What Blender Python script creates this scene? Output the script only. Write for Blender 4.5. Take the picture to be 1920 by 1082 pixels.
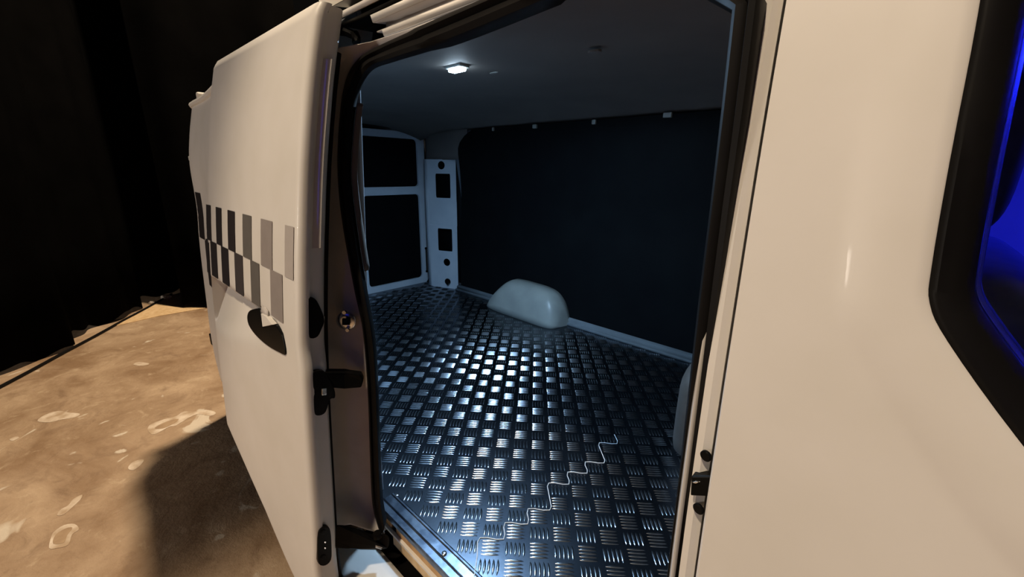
import bpy, bmesh, math, random
from mathutils import Vector, Matrix
random.seed(7)
for o in list(bpy.data.objects): bpy.data.objects.remove(o, do_unlink=True)
S = bpy.context.scene
COL = S.collection

# ------------------------------------------------------------------ camera
FPX = 780.0; PITCH = math.radians(15.9); ROLL = math.radians(0.9); HEAD = math.radians(132.8)
CAM = Vector((0, 0, 1.52))
Fh = Vector((math.cos(HEAD), math.sin(HEAD), 0)); R0 = Vector((math.sin(HEAD), -math.cos(HEAD), 0)); ZV = Vector((0, 0, 1))
FW = Fh * math.cos(PITCH) - ZV * math.sin(PITCH); U0 = Fh * math.sin(PITCH) + ZV * math.cos(PITCH)
RT = R0 * math.cos(ROLL) + U0 * math.sin(ROLL); UP = U0 * math.cos(ROLL) - R0 * math.sin(ROLL)
cd = bpy.data.cameras.new('camera'); cam = bpy.data.objects.new('camera', cd); COL.objects.link(cam)
cd.sensor_width = 36; cd.lens = FPX / 1920 * 36; cd.clip_start = 0.01; cd.clip_end = 100
M = Matrix.Identity(4)
for i in range(3):
    M[i][0] = RT[i]; M[i][1] = UP[i]; M[i][2] = -FW[i]; M[i][3] = CAM[i]
cam.matrix_world = M
S.camera = cam

# ------------------------------------------------------------------ world, lights, exposure
w = bpy.data.worlds.new('world'); S.world = w; w.use_nodes = True
w.node_tree.nodes['Background'].inputs[0].default_value = (0.9, 0.8, 0.7, 1)
w.node_tree.nodes['Background'].inputs[1].default_value = 0.004
S.view_settings.view_transform = 'Standard'; S.view_settings.look = 'None'
S.view_settings.exposure = 0.0; S.view_settings.gamma = 1.0; S.view_settings.use_curve_mapping = False

def look(o, target):
    o.rotation_euler = (Vector(target) - o.location).to_track_quat('-Z', 'Y').to_euler()
def light(name, kind, loc, energy, color, size=0.2, target=None, size_y=None, spot=None, blend=0.3):
    l = bpy.data.lights.new(name, kind); o = bpy.data.objects.new(name, l); COL.objects.link(o)
    o.location = loc; l.energy = energy; l.color = color
    if kind == 'AREA':
        l.size = size
        if size_y: l.shape = 'RECTANGLE'; l.size_y = size_y
    else: l.shadow_soft_size = size
    if spot: l.spot_size = math.radians(spot); l.spot_blend = blend
    if target: look(o, target)
    return o
WARM = (1.0, 0.80, 0.57)
light('hall_downlight', 'SPOT', (-3.35, 1.85, 6.0), 1950, WARM, 0.14, (-3.6, -0.6, 0), spot=100, blend=0.5)
light('hall_worklight', 'AREA', (-4.4, -7.0, 1.9), 160, (1.0, 0.89, 0.78), 0.7, (-0.8, 0.3, 1.35))
light('hall_downlight_2', 'SPOT', (-0.70, -2.0, 6.0), 950, WARM, 0.14, (-0.1, 0.1, 0.6), spot=34, blend=0.5)

light('hall_blue_strip', 'AREA', (2.3, -3.6, 2.9), 3.5, (0.03, 0.05, 1.0), 0.3, (-0.86, 0.35, 1.5), size_y=2.6)

# ------------------------------------------------------------------ pixel helpers (frame 1920 x 1082)
def ray(u, v): return FW + RT * ((u - 960) / FPX) + UP * ((541 - v) / FPX)
def P(u, v, ax, val):
    d = ray(u, v); i = 'xyz'.index(ax); return CAM + d * ((val - CAM[i]) / d[i])
def interp(pts, x):
    if x <= pts[0][0]: return pts[0][1]
    for (a, b), (c, d) in zip(pts, pts[1:]):
        if x <= c: return b + (d - b) * (x - a) / (c - a)
    return pts[-1][1]
def smooth(pts, n=24):            # resample a profile so that it bends softly
    lo, hi = pts[0][0], pts[-1][0]; out = []
    for k in range(n + 1):
        x = lo + (hi - lo) * k / n; r = (hi - lo) * 0.07
        out.append((x, sum(interp(pts, min(hi, max(lo, x + r * j / 3))) for j in range(-3, 4)) / 7))
    return out
def sstep(a, b, x):
    t = min(1, max(0, (x - a) / (b - a))); return t * t * (3 - 2 * t)
# side skin of the open sliding door, as y over height
PD = smooth([(0.2, 0.262), (0.35, 0.252), (0.5, 0.247), (0.6, 0.249), (0.84, 0.264), (0.95, 0.268), (1.17, 0.284), (1.22, 0.287), (1.33, 0.304), (1.46, 0.318), (1.62, 0.346), (1.8, 0.384), (1.9, 0.42)], 40)
def Yd(z): return interp(PD, z)
def Yb(z, x=0.0):                 # fixed body side
    t = sstep(-1.4, -2.7, x) * (0.130 - 0.032 * sstep(1.25, 1.6, z))
    r = 0.0
    if x < -2.72: r = 0.23 * (1 - math.sqrt(max(0, 1 - min(1, (-2.72 - x) / 0.24) ** 2)))
    return Yd(z) + 0.075 + t + r
PO = smooth([(0.3, 0.41), (0.65, 0.412), (1.15, 0.430), (1.37, 0.44), (1.53, 0.452), (1.72, 0.478), (1.76, 0.490), (1.9, 0.52)], 40)
def Yo(z): return interp(PO, z)
def on(u, v, fn, dy=0.0):         # pixel ray against a side surface y = fn(z)
    y = 0.35
    for _ in range(30):
        p = P(u, v, 'y', y); y = 0.5 * y + 0.5 * (fn(p.z) + dy)
    return P(u, v, 'y', y)

# ------------------------------------------------------------------ materials
MATS = {}
def mat(name, col, rough=0.5, metal=0.0, emit=None, es=0.0, coat=0.0, noise=None, bump=None, trans=0.0, ior=1.45, spec=0.5):
    m = bpy.data.materials.new(name); m.use_nodes = True; nt = m.node_tree; b = nt.nodes['Principled BSDF']
    b.inputs['Base Color'].default_value = (*col, 1); b.inputs['Roughness'].default_value = rough; b.inputs['Metallic'].default_value = metal
    b.inputs['IOR'].default_value = ior
    b.inputs['Specular IOR Level'].default_value = spec
    if coat: b.inputs['Coat Weight'].default_value = coat; b.inputs['Coat Roughness'].default_value = 0.06
    if trans: b.inputs['Transmission Weight'].default_value = trans
    if emit: b.inputs['Emission Color'].default_value = (*emit, 1); b.inputs['Emission Strength'].default_value = es
    tc = nt.nodes.new('ShaderNodeTexCoord')
    if noise:
        sc, c2, lo, hi = noise
        n = nt.nodes.new('ShaderNodeTexNoise'); n.inputs['Scale'].default_value = sc; n.inputs['Detail'].default_value = 5
        nt.links.new(tc.outputs['Object'], n.inputs['Vector'])
        r = nt.nodes.new('ShaderNodeMapRange'); r.inputs['From Min'].default_value = lo; r.inputs['From Max'].default_value = hi
        nt.links.new(n.outputs['Fac'], r.inputs['Value'])
        x = nt.nodes.new('ShaderNodeMix'); x.data_type = 'RGBA'; x.inputs[6].default_value = (*col, 1); x.inputs[7].default_value = (*c2, 1)
        nt.links.new(r.outputs['Result'], x.inputs[0]); nt.links.new(x.outputs[2], b.inputs['Base Color'])
    if bump:
        sc, st, di = bump
        n = nt.nodes.new('ShaderNodeTexNoise'); n.inputs['Scale'].default_value = sc; n.inputs['Detail'].default_value = 4
        nt.links.new(tc.outputs['Object'], n.inputs['Vector'])
        bp = nt.nodes.new('ShaderNodeBump'); bp.inputs['Strength'].default_value = st; bp.inputs['Distance'].default_value = di
        nt.links.new(n.outputs['Fac'], bp.inputs['Height']); nt.links.new(bp.outputs['Normal'], b.inputs['Normal'])
    MATS[name] = m; return m
PAINT = mat('white_paint', (0.74, 0.71, 0.67), 0.45, coat=0.06, noise=(9, (0.70, 0.67, 0.62), 0.35, 0.7))
PAINT_IN = mat('darker_white_paint', (0.60, 0.56, 0.53), 0.42, noise=(14, (0.52, 0.48, 0.45), 0.4, 0.7))  # darker white for the jamb, gussets and recesses
GREYPAINT = mat('interior_grey_paint', (0.56, 0.62, 0.68), 0.42, noise=(6, (0.48, 0.55, 0.62), 0.4, 0.7))
RUBBER = mat('black_rubber', (0.006, 0.0055, 0.0055), 0.5, noise=(20, (0.008, 0.0075, 0.007), 0.4, 0.7), spec=0.12)
PLASTIC = mat('black_plastic', (0.004, 0.004, 0.004), 0.35, noise=(40, (0.006, 0.0055, 0.0055), 0.4, 0.7), spec=0.08)
MATTBLACK = mat('dark_wall_lining', (0.0035, 0.004, 0.005), 0.6, noise=(8, (0.005, 0.006, 0.007), 0.3, 0.7), bump=(300, 0.2, 0.001), spec=0.1)
DOORPANEL = mat('dark_door_lining', (0.003, 0.003, 0.004), 0.55, noise=(8, (0.004, 0.004, 0.005), 0.3, 0.7), spec=0.1)
HEADLINER = mat('headliner', (0.17, 0.155, 0.14), 0.75, noise=(5, (0.145, 0.13, 0.12), 0.3, 0.7), bump=(350, 0.25, 0.001))
ALU = mat('brushed_aluminium', (0.42, 0.47, 0.54), 0.28, 1.0, noise=(30, (0.32, 0.37, 0.44), 0.35, 0.7))
PLATE = mat('treadplate_base', (0.12, 0.14, 0.17), 0.27, 1.0, noise=(7, (0.075, 0.09, 0.115), 0.35, 0.7), bump=(120, 0.12, 0.0006))
BAR = mat('treadplate_bar', (0.46, 0.50, 0.54), 0.21, 1.0, noise=(60, (0.38, 0.42, 0.46), 0.4, 0.7))
STEEL = mat('bright_steel', (0.7, 0.7, 0.7), 0.22, 1.0, noise=(60, (0.6, 0.6, 0.6), 0.4, 0.7))
ARCH = mat('arch_cover_plastic', (0.36, 0.375, 0.34), 0.36, noise=(9, (0.30, 0.315, 0.29), 0.35, 0.7))
BULK = mat('bulkhead_trim', (0.115, 0.095, 0.08), 0.6, noise=(15, (0.095, 0.08, 0.068), 0.35, 0.7))
WOOD = mat('plywood', (0.55, 0.34, 0.15), 0.6, noise=(35, (0.42, 0.24, 0.10), 0.4, 0.65))
PINE = mat('pale_pine', (0.72, 0.52, 0.30), 0.6, noise=(25, (0.60, 0.40, 0.20), 0.4, 0.65))
CLOTH = mat('black_cloth', (0.0014, 0.0013, 0.0013), 0.9, noise=(4, (0.002, 0.0019, 0.0019), 0.35, 0.7), spec=0.01)
LENS = mat('led_lens', (0.9, 0.95, 1.0), 0.3, emit=(0.62, 0.82, 1.0), es=60)
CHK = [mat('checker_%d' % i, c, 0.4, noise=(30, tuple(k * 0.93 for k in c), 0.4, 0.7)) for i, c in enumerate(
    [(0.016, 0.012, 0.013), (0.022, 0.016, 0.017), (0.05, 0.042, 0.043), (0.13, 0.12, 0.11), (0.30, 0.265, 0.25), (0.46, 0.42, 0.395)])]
GLASS = mat('window_glass', (0.9, 0.93, 1.0), 0.02, trans=1.0, ior=1.1)
CABTRIM = mat('cab_trim', (0.22, 0.22, 0.26), 0.5, noise=(12, (0.19, 0.19, 0.23), 0.4, 0.7))
SEATCLOTH = mat('seat_cloth', (0.03, 0.03, 0.035), 0.85, noise=(40, (0.05, 0.05, 0.055), 0.4, 0.7))
TYRE = mat('tyre_rubber', (0.02, 0.02, 0.02), 0.7, noise=(30, (0.03, 0.03, 0.03), 0.4, 0.7))
BEAD = mat('pale_bead', (0.8, 0.85, 0.9), 0.15, noise=(40, (0.7, 0.76, 0.82), 0.4, 0.7))
PLASTER = mat('plaster', (0.66, 0.60, 0.52), 0.9, noise=(25, (0.5, 0.44, 0.37), 0.35, 0.7))  # also colours the lumps that stand in for lit floor

# ------------------------------------------------------------------ mesh helpers
def tag(o, label=None, cat=None, group=None, kind=None):
    if label: o['label'] = label
    if cat: o['category'] = cat
    if group: o['group'] = group
    if kind: o['kind'] = kind
    return o
def mesh(name, verts, faces, m, parent=None, smooth_=False, bevel=0, solid=0, soff=-1, label=None):
    me = bpy.data.meshes.new(name); me.from_pydata([tuple(v) for v in verts], [], faces)
    bm = bmesh.new(); bm.from_mesh(me); bmesh.ops.recalc_face_normals(bm, faces=bm.faces); bm.to_mesh(me); bm.free()
    o = bpy.data.objects.new(name, me); COL.objects.link(o); me.materials.append(m)
    if parent: o.parent = parent
    if smooth_:
        for p in me.polygons: p.use_smooth = True
        me.set_sharp_from_angle(angle=math.radians(40))
    if solid:
        s = o.modifiers.new('solid', 'SOLIDIFY'); s.thickness = solid; s.offset = soff
    if bevel:
        b = o.modifiers.new('bevel', 'BEVEL'); b.width = bevel; b.segments = 2; b.limit_method = 'ANGLE'
    if label: o['label'] = label
    return o
def boxv(x0, x1, y0, y1, z0, z1):
    v = [(x, y, z) for z in (z0, z1) for y in (y0, y1) for x in (x0, x1)]
    f = [(0, 2, 3, 1), (4, 5, 7, 6), (0, 1, 5, 4), (2, 6, 7, 3), (0, 4, 6, 2), (1, 3, 7, 5)]
    return v, f
def box(name, x0, x1, y0, y1, z0, z1, m, parent=None, bevel=0.002, label=None):
    v, f = boxv(x0, x1, y0, y1, z0, z1); return mesh(name, v, f, m, parent, bevel=bevel, label=label)
def grid(rows, closed_u=False, closed_v=False, base=0):
    nu, nv = len(rows), len(rows[0]); v = [p for r in rows for p in r]; f = []
    for i in range(nu if closed_u else nu - 1):
        for j in range(nv if closed_v else nv - 1):
            a, b = i, (i + 1) % nu; c, d = j, (j + 1) % nv
            f.append((base + a * nv + c, base + b * nv + c, base + b * nv + d, base + a * nv + d))
    return v, f
def loft(name, rows, m, parent=None, closed_v=False, closed_u=False, caps=False, solid=0, soff=-1, smooth_=True, label=None, bevel=0):
    v, f = grid(rows, closed_u, closed_v)
    nv = len(rows[0])
    if caps: f.append(tuple(range(nv))); f.append(tuple((len(rows) - 1) * nv + j for j in range(nv)))
    return mesh(name, v, f, m, parent, smooth_, solid=solid, soff=soff, label=label, bevel=bevel)
def tube(name, pts, r, m, parent=None, n=8, label=None, flat=1.0):
    pts = [Vector(p) for p in pts]; rows = []
    for i, p in enumerate(pts):
        t = (pts[min(i + 1, len(pts) - 1)] - pts[max(i - 1, 0)]).normalized()
        a = t.cross(ZV if abs(t.z) < 0.9 else Vector((1, 0, 0))).normalized(); b = a.cross(t)
        rr = r[i] if isinstance(r, (list, tuple)) else r
        rows.append([p + a * rr * math.cos(k * 2 * math.pi / n) + b * rr * flat * math.sin(k * 2 * math.pi / n) for k in range(n)])
    return loft(name, rows, m, parent, closed_v=True, caps=True, label=label)
def slab(name, poly, d, m, parent=None, bevel=0.0015, label=None):      # 3D outline pushed along d
    d = Vector(d); n = len(poly); v = [Vector(p) for p in poly] + [Vector(p) + d for p in poly]
    f = [tuple(range(n)), tuple(range(2 * n - 1, n - 1, -1))] + [(i, (i + 1) % n, n + (i + 1) % n, n + i) for i in range(n)]
    return mesh(name, v, f, m, parent, bevel=bevel, label=label)
def disc(name, c, nrm, r, th, m, parent=None, n=16, label=None, dome=0.0):
    c = Vector(c); nrm = Vector(nrm).normalized(); a = nrm.cross(ZV if abs(nrm.z) < 0.9 else Vector((1, 0, 0))).normalized(); b = a.cross(nrm)
    rows = []
    for rr, h in ((r, 0), (r, th * 0.7), (r * 0.82, th), (r * 0.4, th + dome), (0.001, th + dome)):
        rows.append([c + nrm * h + a * rr * math.cos(k * 2 * math.pi / n) + b * rr * math.sin(k * 2 * math.pi / n) for k in range(n)])
    return loft(name, rows, m, parent, closed_v=True, caps=True, label=label)
def catmull(pts, n=6, closed=False):
    pts = [Vector(p) for p in pts]; out = []; N = len(pts)
    for i in range(N if closed else N - 1):
        g = (lambda k: pts[k % N]) if closed else (lambda k: pts[min(max(k, 0), N - 1)])
        p0, p1, p2, p3 = g(i - 1), g(i), g(i + 1), g(i + 2)
        for j in range(n):
            t = j / n
            out.append(0.5 * ((2 * p1) + (p2 - p0) * t + (2 * p0 - 5 * p1 + 4 * p2 - p3) * t * t + (3 * p1 - p0 - 3 * p2 + p3) * t ** 3))
    if not closed: out.append(pts[-1])
    return out
def roundrect(a0, a1, b0, b1, r, n=5):
    out = []
    for cx, cy, st in ((a1 - r, b1 - r, 0), (a0 + r, b1 - r, 90), (a0 + r, b0 + r, 180), (a1 - r, b0 + r, 270)):
        for k in range(n + 1):
            t = math.radians(st + 90 * k / n); out.append((cx + r * math.cos(t), cy + r * math.sin(t)))
    return out
def empty(name, loc, label, cat):
    o = bpy.data.objects.new(name, None); COL.objects.link(o); o.location = loc; o.empty_display_size = 0.1
    return tag(o, label, cat)
def ring_plate(name, outer, inners, to3, d, m, parent=None, bevel=0.002, label=None):   # flat plate with holes
    bm = bmesh.new(); es = []
    for loop in [outer] + inners:
        vs = [bm.verts.new(to3(*q)) for q in loop]
        for i in range(len(vs)): es.append(bm.edges.new((vs[i], vs[(i + 1) % len(vs)])))
    bmesh.ops.triangle_fill(bm, use_beauty=True, use_dissolve=False, edges=es)
    me = bpy.data.meshes.new(name); bm.to_mesh(me); bm.free(); me.materials.append(m)
    o = bpy.data.objects.new(name, me); COL.objects.link(o)
    if parent: o.parent = parent
    s = o.modifiers.new('solid', 'SOLIDIFY'); s.thickness = d; s.offset = 0
    if bevel:
        b = o.modifiers.new('bevel', 'BEVEL'); b.width = bevel; b.segments = 2; b.limit_method = 'ANGLE'
    if label: o['label'] = label
    return o

# ================================================================== setting: hall floor
def floor_material():
    m = bpy.data.materials.new('worn_concrete'); m.use_nodes = True; nt = m.node_tree; b = nt.nodes['Principled BSDF']; N = nt.nodes.new; L = nt.links.new
    tc = N('ShaderNodeTexCoord')
    def noise(sc, det=6, rough=0.6, dist=0.0):
        n = N('ShaderNodeTexNoise'); n.inputs['Scale'].default_value = sc; n.inputs['Detail'].default_value = det
        n.inputs['Roughness'].default_value = rough; n.inputs['Distortion'].default_value = dist; L(tc.outputs['Object'], n.inputs['Vector']); return n
    def rng(src, lo, hi, a=0.0, c=1.0):
        r = N('ShaderNodeMapRange'); r.inputs['From Min'].default_value = lo; r.inputs['From Max'].default_value = hi
        r.inputs['To Min'].default_value = a; r.inputs['To Max'].default_value = c; L(src, r.inputs['Value']); return r.outputs['Result']
    def mix(f, a, c):
        x = N('ShaderNodeMix'); x.data_type = 'RGBA'; L(f, x.inputs[0])
        for s, val in ((6, a), (7, c)):
            if isinstance(val, tuple): x.inputs[s].default_value = (*val, 1)
            else: L(val, x.inputs[s])
        return x.outputs[2]
    n1 = noise(1.7, 7, 0.62, 0.6); n2 = noise(6, 8, 0.7, 0.8); n3 = noise(24, 6, 0.7)
    c = mix(rng(n1.outputs['Fac'], 0.36, 0.66), (0.25, 0.155, 0.085), (0.47, 0.34, 0.225))
    c = mix(rng(n2.outputs['Fac'], 0.52, 0.74, 0, 0.7), c, (0.17, 0.10, 0.055))
    c = mix(rng(n2.outputs['Fac'], 0.43, 0.30, 0, 0.6), c, (0.58, 0.45, 0.31))
    c = mix(rng(n3.outputs['Fac'], 0.60, 0.75, 0, 0.45), c, (0.15, 0.09, 0.05))
    n4 = noise(3.1, 4, 0.5, 1.5)
    c = mix(rng(n4.outputs['Fac'], 0.66, 0.70, 0, 0.8), c, (0.66, 0.58, 0.47))
    L(c, b.inputs['Base Color']); b.inputs['Roughness'].default_value = 0.62
    bp = N('ShaderNodeBump'); bp.inputs['Strength'].default_value = 0.5; bp.inputs['Distance'].default_value = 0.012
    a = N('ShaderNodeMath'); a.operation = 'ADD'; L(n2.outputs['Fac'], a.inputs[0]); L(n3.outputs['Fac'], a.inputs[1])
    L(a.outputs[0], bp.inputs['Height']); L(bp.outputs['Normal'], b.inputs['Normal'])
    return m
fl = mesh('floor', [(-14, -9, 0), (6, -9, 0), (6, 10, 0), (-14, 10, 0)], [(0, 1, 2, 3)], floor_material()); tag(fl, 'worn brown concrete floor with stains and scuffs', kind='structure')
# worn screed patches with a ragged outline, children of the floor
def patch(u, v, ru, rv, rot, m, seed, name='worn_patch'):
    rnd = random.Random(seed); c = P(u, v, 'z', 0); out = []
    a = Vector((math.cos(rot), math.sin(rot), 0)); b_ = Vector((-math.sin(rot), math.cos(rot), 0)); n = 44
    ph = [rnd.uniform(0, 6.28) for _ in range(4)]
    for k in range(n):
        t = 2 * math.pi * k / n; r = 1 + 0.16 * math.sin(2 * t + ph[0]) + 0.12 * math.sin(3 * t + ph[1]) + 0.10 * math.sin(7 * t + ph[2]) + 0.07 * math.sin(11 * t + ph[3])
        out.append(c + a * ru * r * math.cos(t) + b_ * rv * r * math.sin(t) + Vector((0, 0, 0.0002)))
    return slab(name, out, (0, 0, 0.0018), m, fl, bevel=0)
PATCHM = mat('pale_screed', (0.66, 0.56, 0.45), 0.8, noise=(14, (0.40, 0.29, 0.19), 0.35, 0.65))
PATCHD = mat('brown_screed', (0.30, 0.20, 0.12), 0.8, noise=(18, (0.40, 0.28, 0.17), 0.35, 0.7))
def px_patch(pix, m, h):
    return slab('worn_patch', catmull([P(u, v, 'z', 0.0002) for u, v in pix], 3, True), (0, 0, h), m, fl, bevel=0)
px_patch([(70, 790), (85, 778), (110, 771), (130, 774), (150, 776), (140, 783), (115, 787), (95, 792)], PATCHM, 0.0012)
px_patch([(277, 805), (284, 795), (310, 786), (330, 781), (345, 772), (372, 772), (390, 769), (405, 774), (395, 780), (370, 777), (350, 786), (330, 798), (318, 800), (300, 810), (285, 815)], PATCHM, 0.0012)
px_patch([(290, 803), (312, 791), (335, 786), (325, 795), (305, 804)], PATCHD, 0.002)
px_patch([(92, 1028), (97, 1005), (102, 997), (120, 985), (140, 983), (148, 993), (135, 1003), (128, 1022), (108, 1028)], PATCHM, 0.0012)
px_patch([(100, 1020), (104, 1004), (122, 992), (136, 990), (126, 1004), (120, 1018)], PATCHD, 0.002)
px_patch([(107, 966), (115, 955), (128, 948), (138, 936), (154, 928), (150, 938), (135, 952), (120, 965)], PATCHM, 0.0012)
px_patch([(240, 878), (250, 866), (270, 862), (262, 874), (250, 882)], PATCHM, 0.0012)
px_patch([(250, 684), (260, 679), (280, 682), (268, 686)], PATCHM, 0.0012)
px_patch([(18, 824), (30, 819), (36, 821), (24, 827)], PATCHM, 0.0012)

# ================================================================== the van
van = empty('cargo_van', (-1.0, 1.2, 0), 'white cargo van with open sliding side door and checkered stripe', 'van')
van_inv = Vector((1.0, -1.2, 0))
_parts = []
def V(o):                          # parent a world-space part to the van
    o.parent = van; o.location = o.location + van_inv; return o

# ---------------- outer side behind the opening, roof, rear
XS = [-0.93 - (2.96 - 0.93) * k / 30 for k in range(31)]
ZS = [0.30 + (1.85 - 0.30) * k / 40 for k in range(41)]
def arch_z(x):                     # wheel opening in the side
    d = (x + 1.72) / 0.37
    return 0.30 + (0.36 * math.sqrt(1 - d * d) if abs(d) < 1 else 0)
rows = []
for x in XS:
    zb = max(0.30, arch_z(x) + 0.0)
    rows.append([Vector((x, Yb(zb + (1.825 - zb) * k / 40, x), zb + (1.825 - zb) * k / 40)) for k in range(41)])
rear_skin = V(loft('body_side', rows, PAINT, solid=0.012, soff=0)); 
roof_rows = []
for k in range(24):
    x = 0.9 - (0.9 + 2.96) * k / 23; ye = Yb(1.825, min(x, 0)); row = []
    for j in range(33):
        t = -1 + 2 * j / 32; yf = 2.54 - Yb(1.825) - 0.08 * sstep(-2.9, -2.96, x); yc = (ye + yf) / 2; hw = yc - ye
        y = yc + hw * t; z = 1.82 + 0.09 * (1 - abs(t) ** 5) + 0.035 * (1 - t * t)
        if x < -2.8: z -= 0.10 * ((-2.8 - x) / 0.16) ** 2 * (1 - 0.0)
        row.append(Vector((x, y, z)))
    roof_rows.append(row)
V(loft('roof', roof_rows, PAINT, solid=0.01, soff=0))
# drip moulding at the rear end of the roof edge
V(tube('roof_gutter', [(x, Yb(1.81, x) - 0.008, 1.815 - 0.02 * sstep(-2.7, -2.95, x)) for x in [-1.0 - 1.95 * k / 20 for k in range(21)]], 0.013, PAINT))
# far side and rear outer skin, underbody
rows = [[Vector((x, 2.54 - Yb(0.3 + 1.525 * k / 12) - 0.08 * sstep(-2.9, -2.96, x), 0.3 + 1.525 * k / 12)) for k in range(13)] for x in [0.9 - 3.86 * i / 30 for i in range(31)]]
V(loft('body_side', rows, PAINT, solid=0.01, soff=0))
V(box('rear_skin', -2.935, -2.91, 0.62, 2.10, 0.40, 1.90, PAINT, bevel=0.01))
V(box('underbody', -2.85, 0.9, 0.60, 2.05, 0.30, 0.40, PLASTIC))
rear_bumper = V(box('rear_bumper', -2.99, -2.93, 0.66, 2.0, 0.35, 0.58, PLASTIC, bevel=0.02))
q = P(399, 636, 'x', -2.86)
V(box('bumper_cap', -2.88, -2.845, q.y - 0.012, q.y + 0.03, q.z - 0.035, q.z + 0.035, PLASTIC, bevel=0.006))
# door gap and fuel flap seams on side
V(tube('panel_gap', [(-2.3, Yb(z, -2.3) - 0.001, z) for z in (1.33, 1.42, 1.5, 1.6, 1.68)], 0.0035, PLASTIC, n=6))
q = P(357, 297, 'x', -2.90)
V(box('rear_hinge', -2.92, -2.885, q.y - 0.006, q.y + 0.03, q.z - 0.012, q.z + 0.012, PAINT, bevel=0.004))
def wheel(x, y, s):
    def prof(pts, name, m):
        rows = []
        for k in range(32):
            a = 2 * math.pi * k / 32; rows.append([Vector((x + r * math.cos(a), y + s * d, 0.32 + r * math.sin(a))) for r, d in pts])
        return V(loft(name, rows, m, closed_u=True, closed_v=True))
    prof([(0.20, -0.08), (0.29, -0.095), (0.318, -0.07), (0.32, 0.0), (0.318, 0.07), (0.29, 0.095), (0.20, 0.08)], 'tyre', TYRE)
    prof([(0.02, -0.04), (0.19, -0.075), (0.20, -0.06), (0.20, 0.05), (0.02, 0.03)], 'wheel_rim', STEEL)
for x in (-1.72, 1.15):
    wheel(x, 0.50, 1); wheel(x, 2.02, -1)

# checkered stripe squares on the fixed rear side
def checker(fn, xa, xb, za, zb, m, parent, eps=0.0012):
    rows = [[Vector((xa + (xb - xa) * i / 4, fn(za + (zb - za) * k / 6, xa + (xb - xa) * i / 4) - eps, za + (zb - za) * k / 6)) for k in range(7)] for i in range(5)]
    return loft('checker_square', rows, m, parent, solid=0.0006, soff=0, smooth_=False)
for xa, xb, za, zb in ((-2.955, -2.60, 1.150, 1.385), (-2.60, -2.25, 0.915, 1.150), (-2.25, -1.90, 1.150, 1.385)):
    checker(Yb, xa, xb, za, zb, CHK[0], rear_skin, 0.0075)

# ---------------- sliding door (open, slid back along the side)
XF, XR = -0.863, -1.574
def groove(z, x):
    f = min(1, max(0, (-0.95 - x) / 0.5)) ** 0.8; lo = 1.15 - 0.13 * f; hi = 1.185
    if hi - lo < 0.01: return 0
    t = (z - lo) / (hi - lo)
    if not 0 < t < 1: return 0
    return 0.048 * f * (t / 0.85 if t < 0.85 else (1 - t) / 0.15)
def Yskin(z, x): return Yd(z) + groove(z, x)
ZBP = [(-1.574, 0.612), (-1.40, 0.545), (-1.23, 0.475), (-1.085, 0.388), (-0.863, 0.29)]
def zbot(x): return interp(ZBP, x)
def dxz(z): return 0.012 * sstep(1.16, 1.09, z) - 0.012 * sstep(0.66, 0.58, z) * 0.6
sec = [(XF - 0.040, 0.066), (XF - 0.022, 0.062), (XF - 0.012, 0.054), (XF - 0.010, 0.046), (XF - 0.009, 0.030), (XF - 0.008, 0.026), (XF - 0.001, 0.0235), (XF + 0.001, 0.018), (XF, 0.010), (XF - 0.004, 0.004), (XF - 0.012, 0.0008), (XF - 0.022, 0.0)]
xsk = [XF - 0.03 - (XF - 0.03 - XR - 0.01) * k / 26 for k in range(27)]
sec += [(x, 0.0) for x in xsk] + [(XR + 0.004, 0.002), (XR, 0.010), (XR + 0.002, 0.030), (XR + 0.03, 0.06)]
sec += [(XR + 0.03 + (XF - 0.06 - XR - 0.03) * k / 5, 0.066) for k in range(6)]
NZ = 110; ZT = 1.815; rows = []
for k in range(NZ + 1):
    row = []
    for x, dy in sec:
        zb = zbot(x); z = zb + (ZT - zb) * k / NZ
        tuck = 0.012 * sstep(zb + 0.06, zb, z) + 0.008 * sstep(ZT - 0.02, ZT, z)
        fr = sstep(-0.93, XF, x)
        row.append(Vector((x + dxz(z) * fr, (Yskin(z, x) if dy == 0 else Yd(z)) + dy + (tuck if dy < 0.03 else 0), z)))
    rows.append(row)
door = V(loft('sliding_door', rows, PAINT, closed_v=True, caps=True)); door['label'] = 'white sliding side door slid open along the van'
def D(o): o.parent = door; return o
# two rows of checker squares that fade towards the leading edge (columns from pixels on the skin)
def skx(u, v): return on(u, v, Yd).x
ztop = [on(388, 385, Yd).z, on(552, 447, Yd).z]; zmid = [on(388, 443, Yd).z, on(552, 560, Yd).z]
ZA, ZB_, ZC = 1.404, 1.297, 1.190
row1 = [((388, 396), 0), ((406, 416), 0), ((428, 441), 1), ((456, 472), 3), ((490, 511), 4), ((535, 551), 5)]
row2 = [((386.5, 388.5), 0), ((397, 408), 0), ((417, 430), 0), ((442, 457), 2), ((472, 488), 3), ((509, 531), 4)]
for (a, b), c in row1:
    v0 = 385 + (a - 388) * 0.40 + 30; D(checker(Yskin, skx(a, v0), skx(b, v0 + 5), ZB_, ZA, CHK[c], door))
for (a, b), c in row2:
    v0 = 447 + (a - 388) * 0.73 + 35; D(checker(Yskin, max(XR + 0.002, skx(a, v0)), skx(b, v0 + 8), ZC, ZB_, CHK[c], door))
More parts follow.
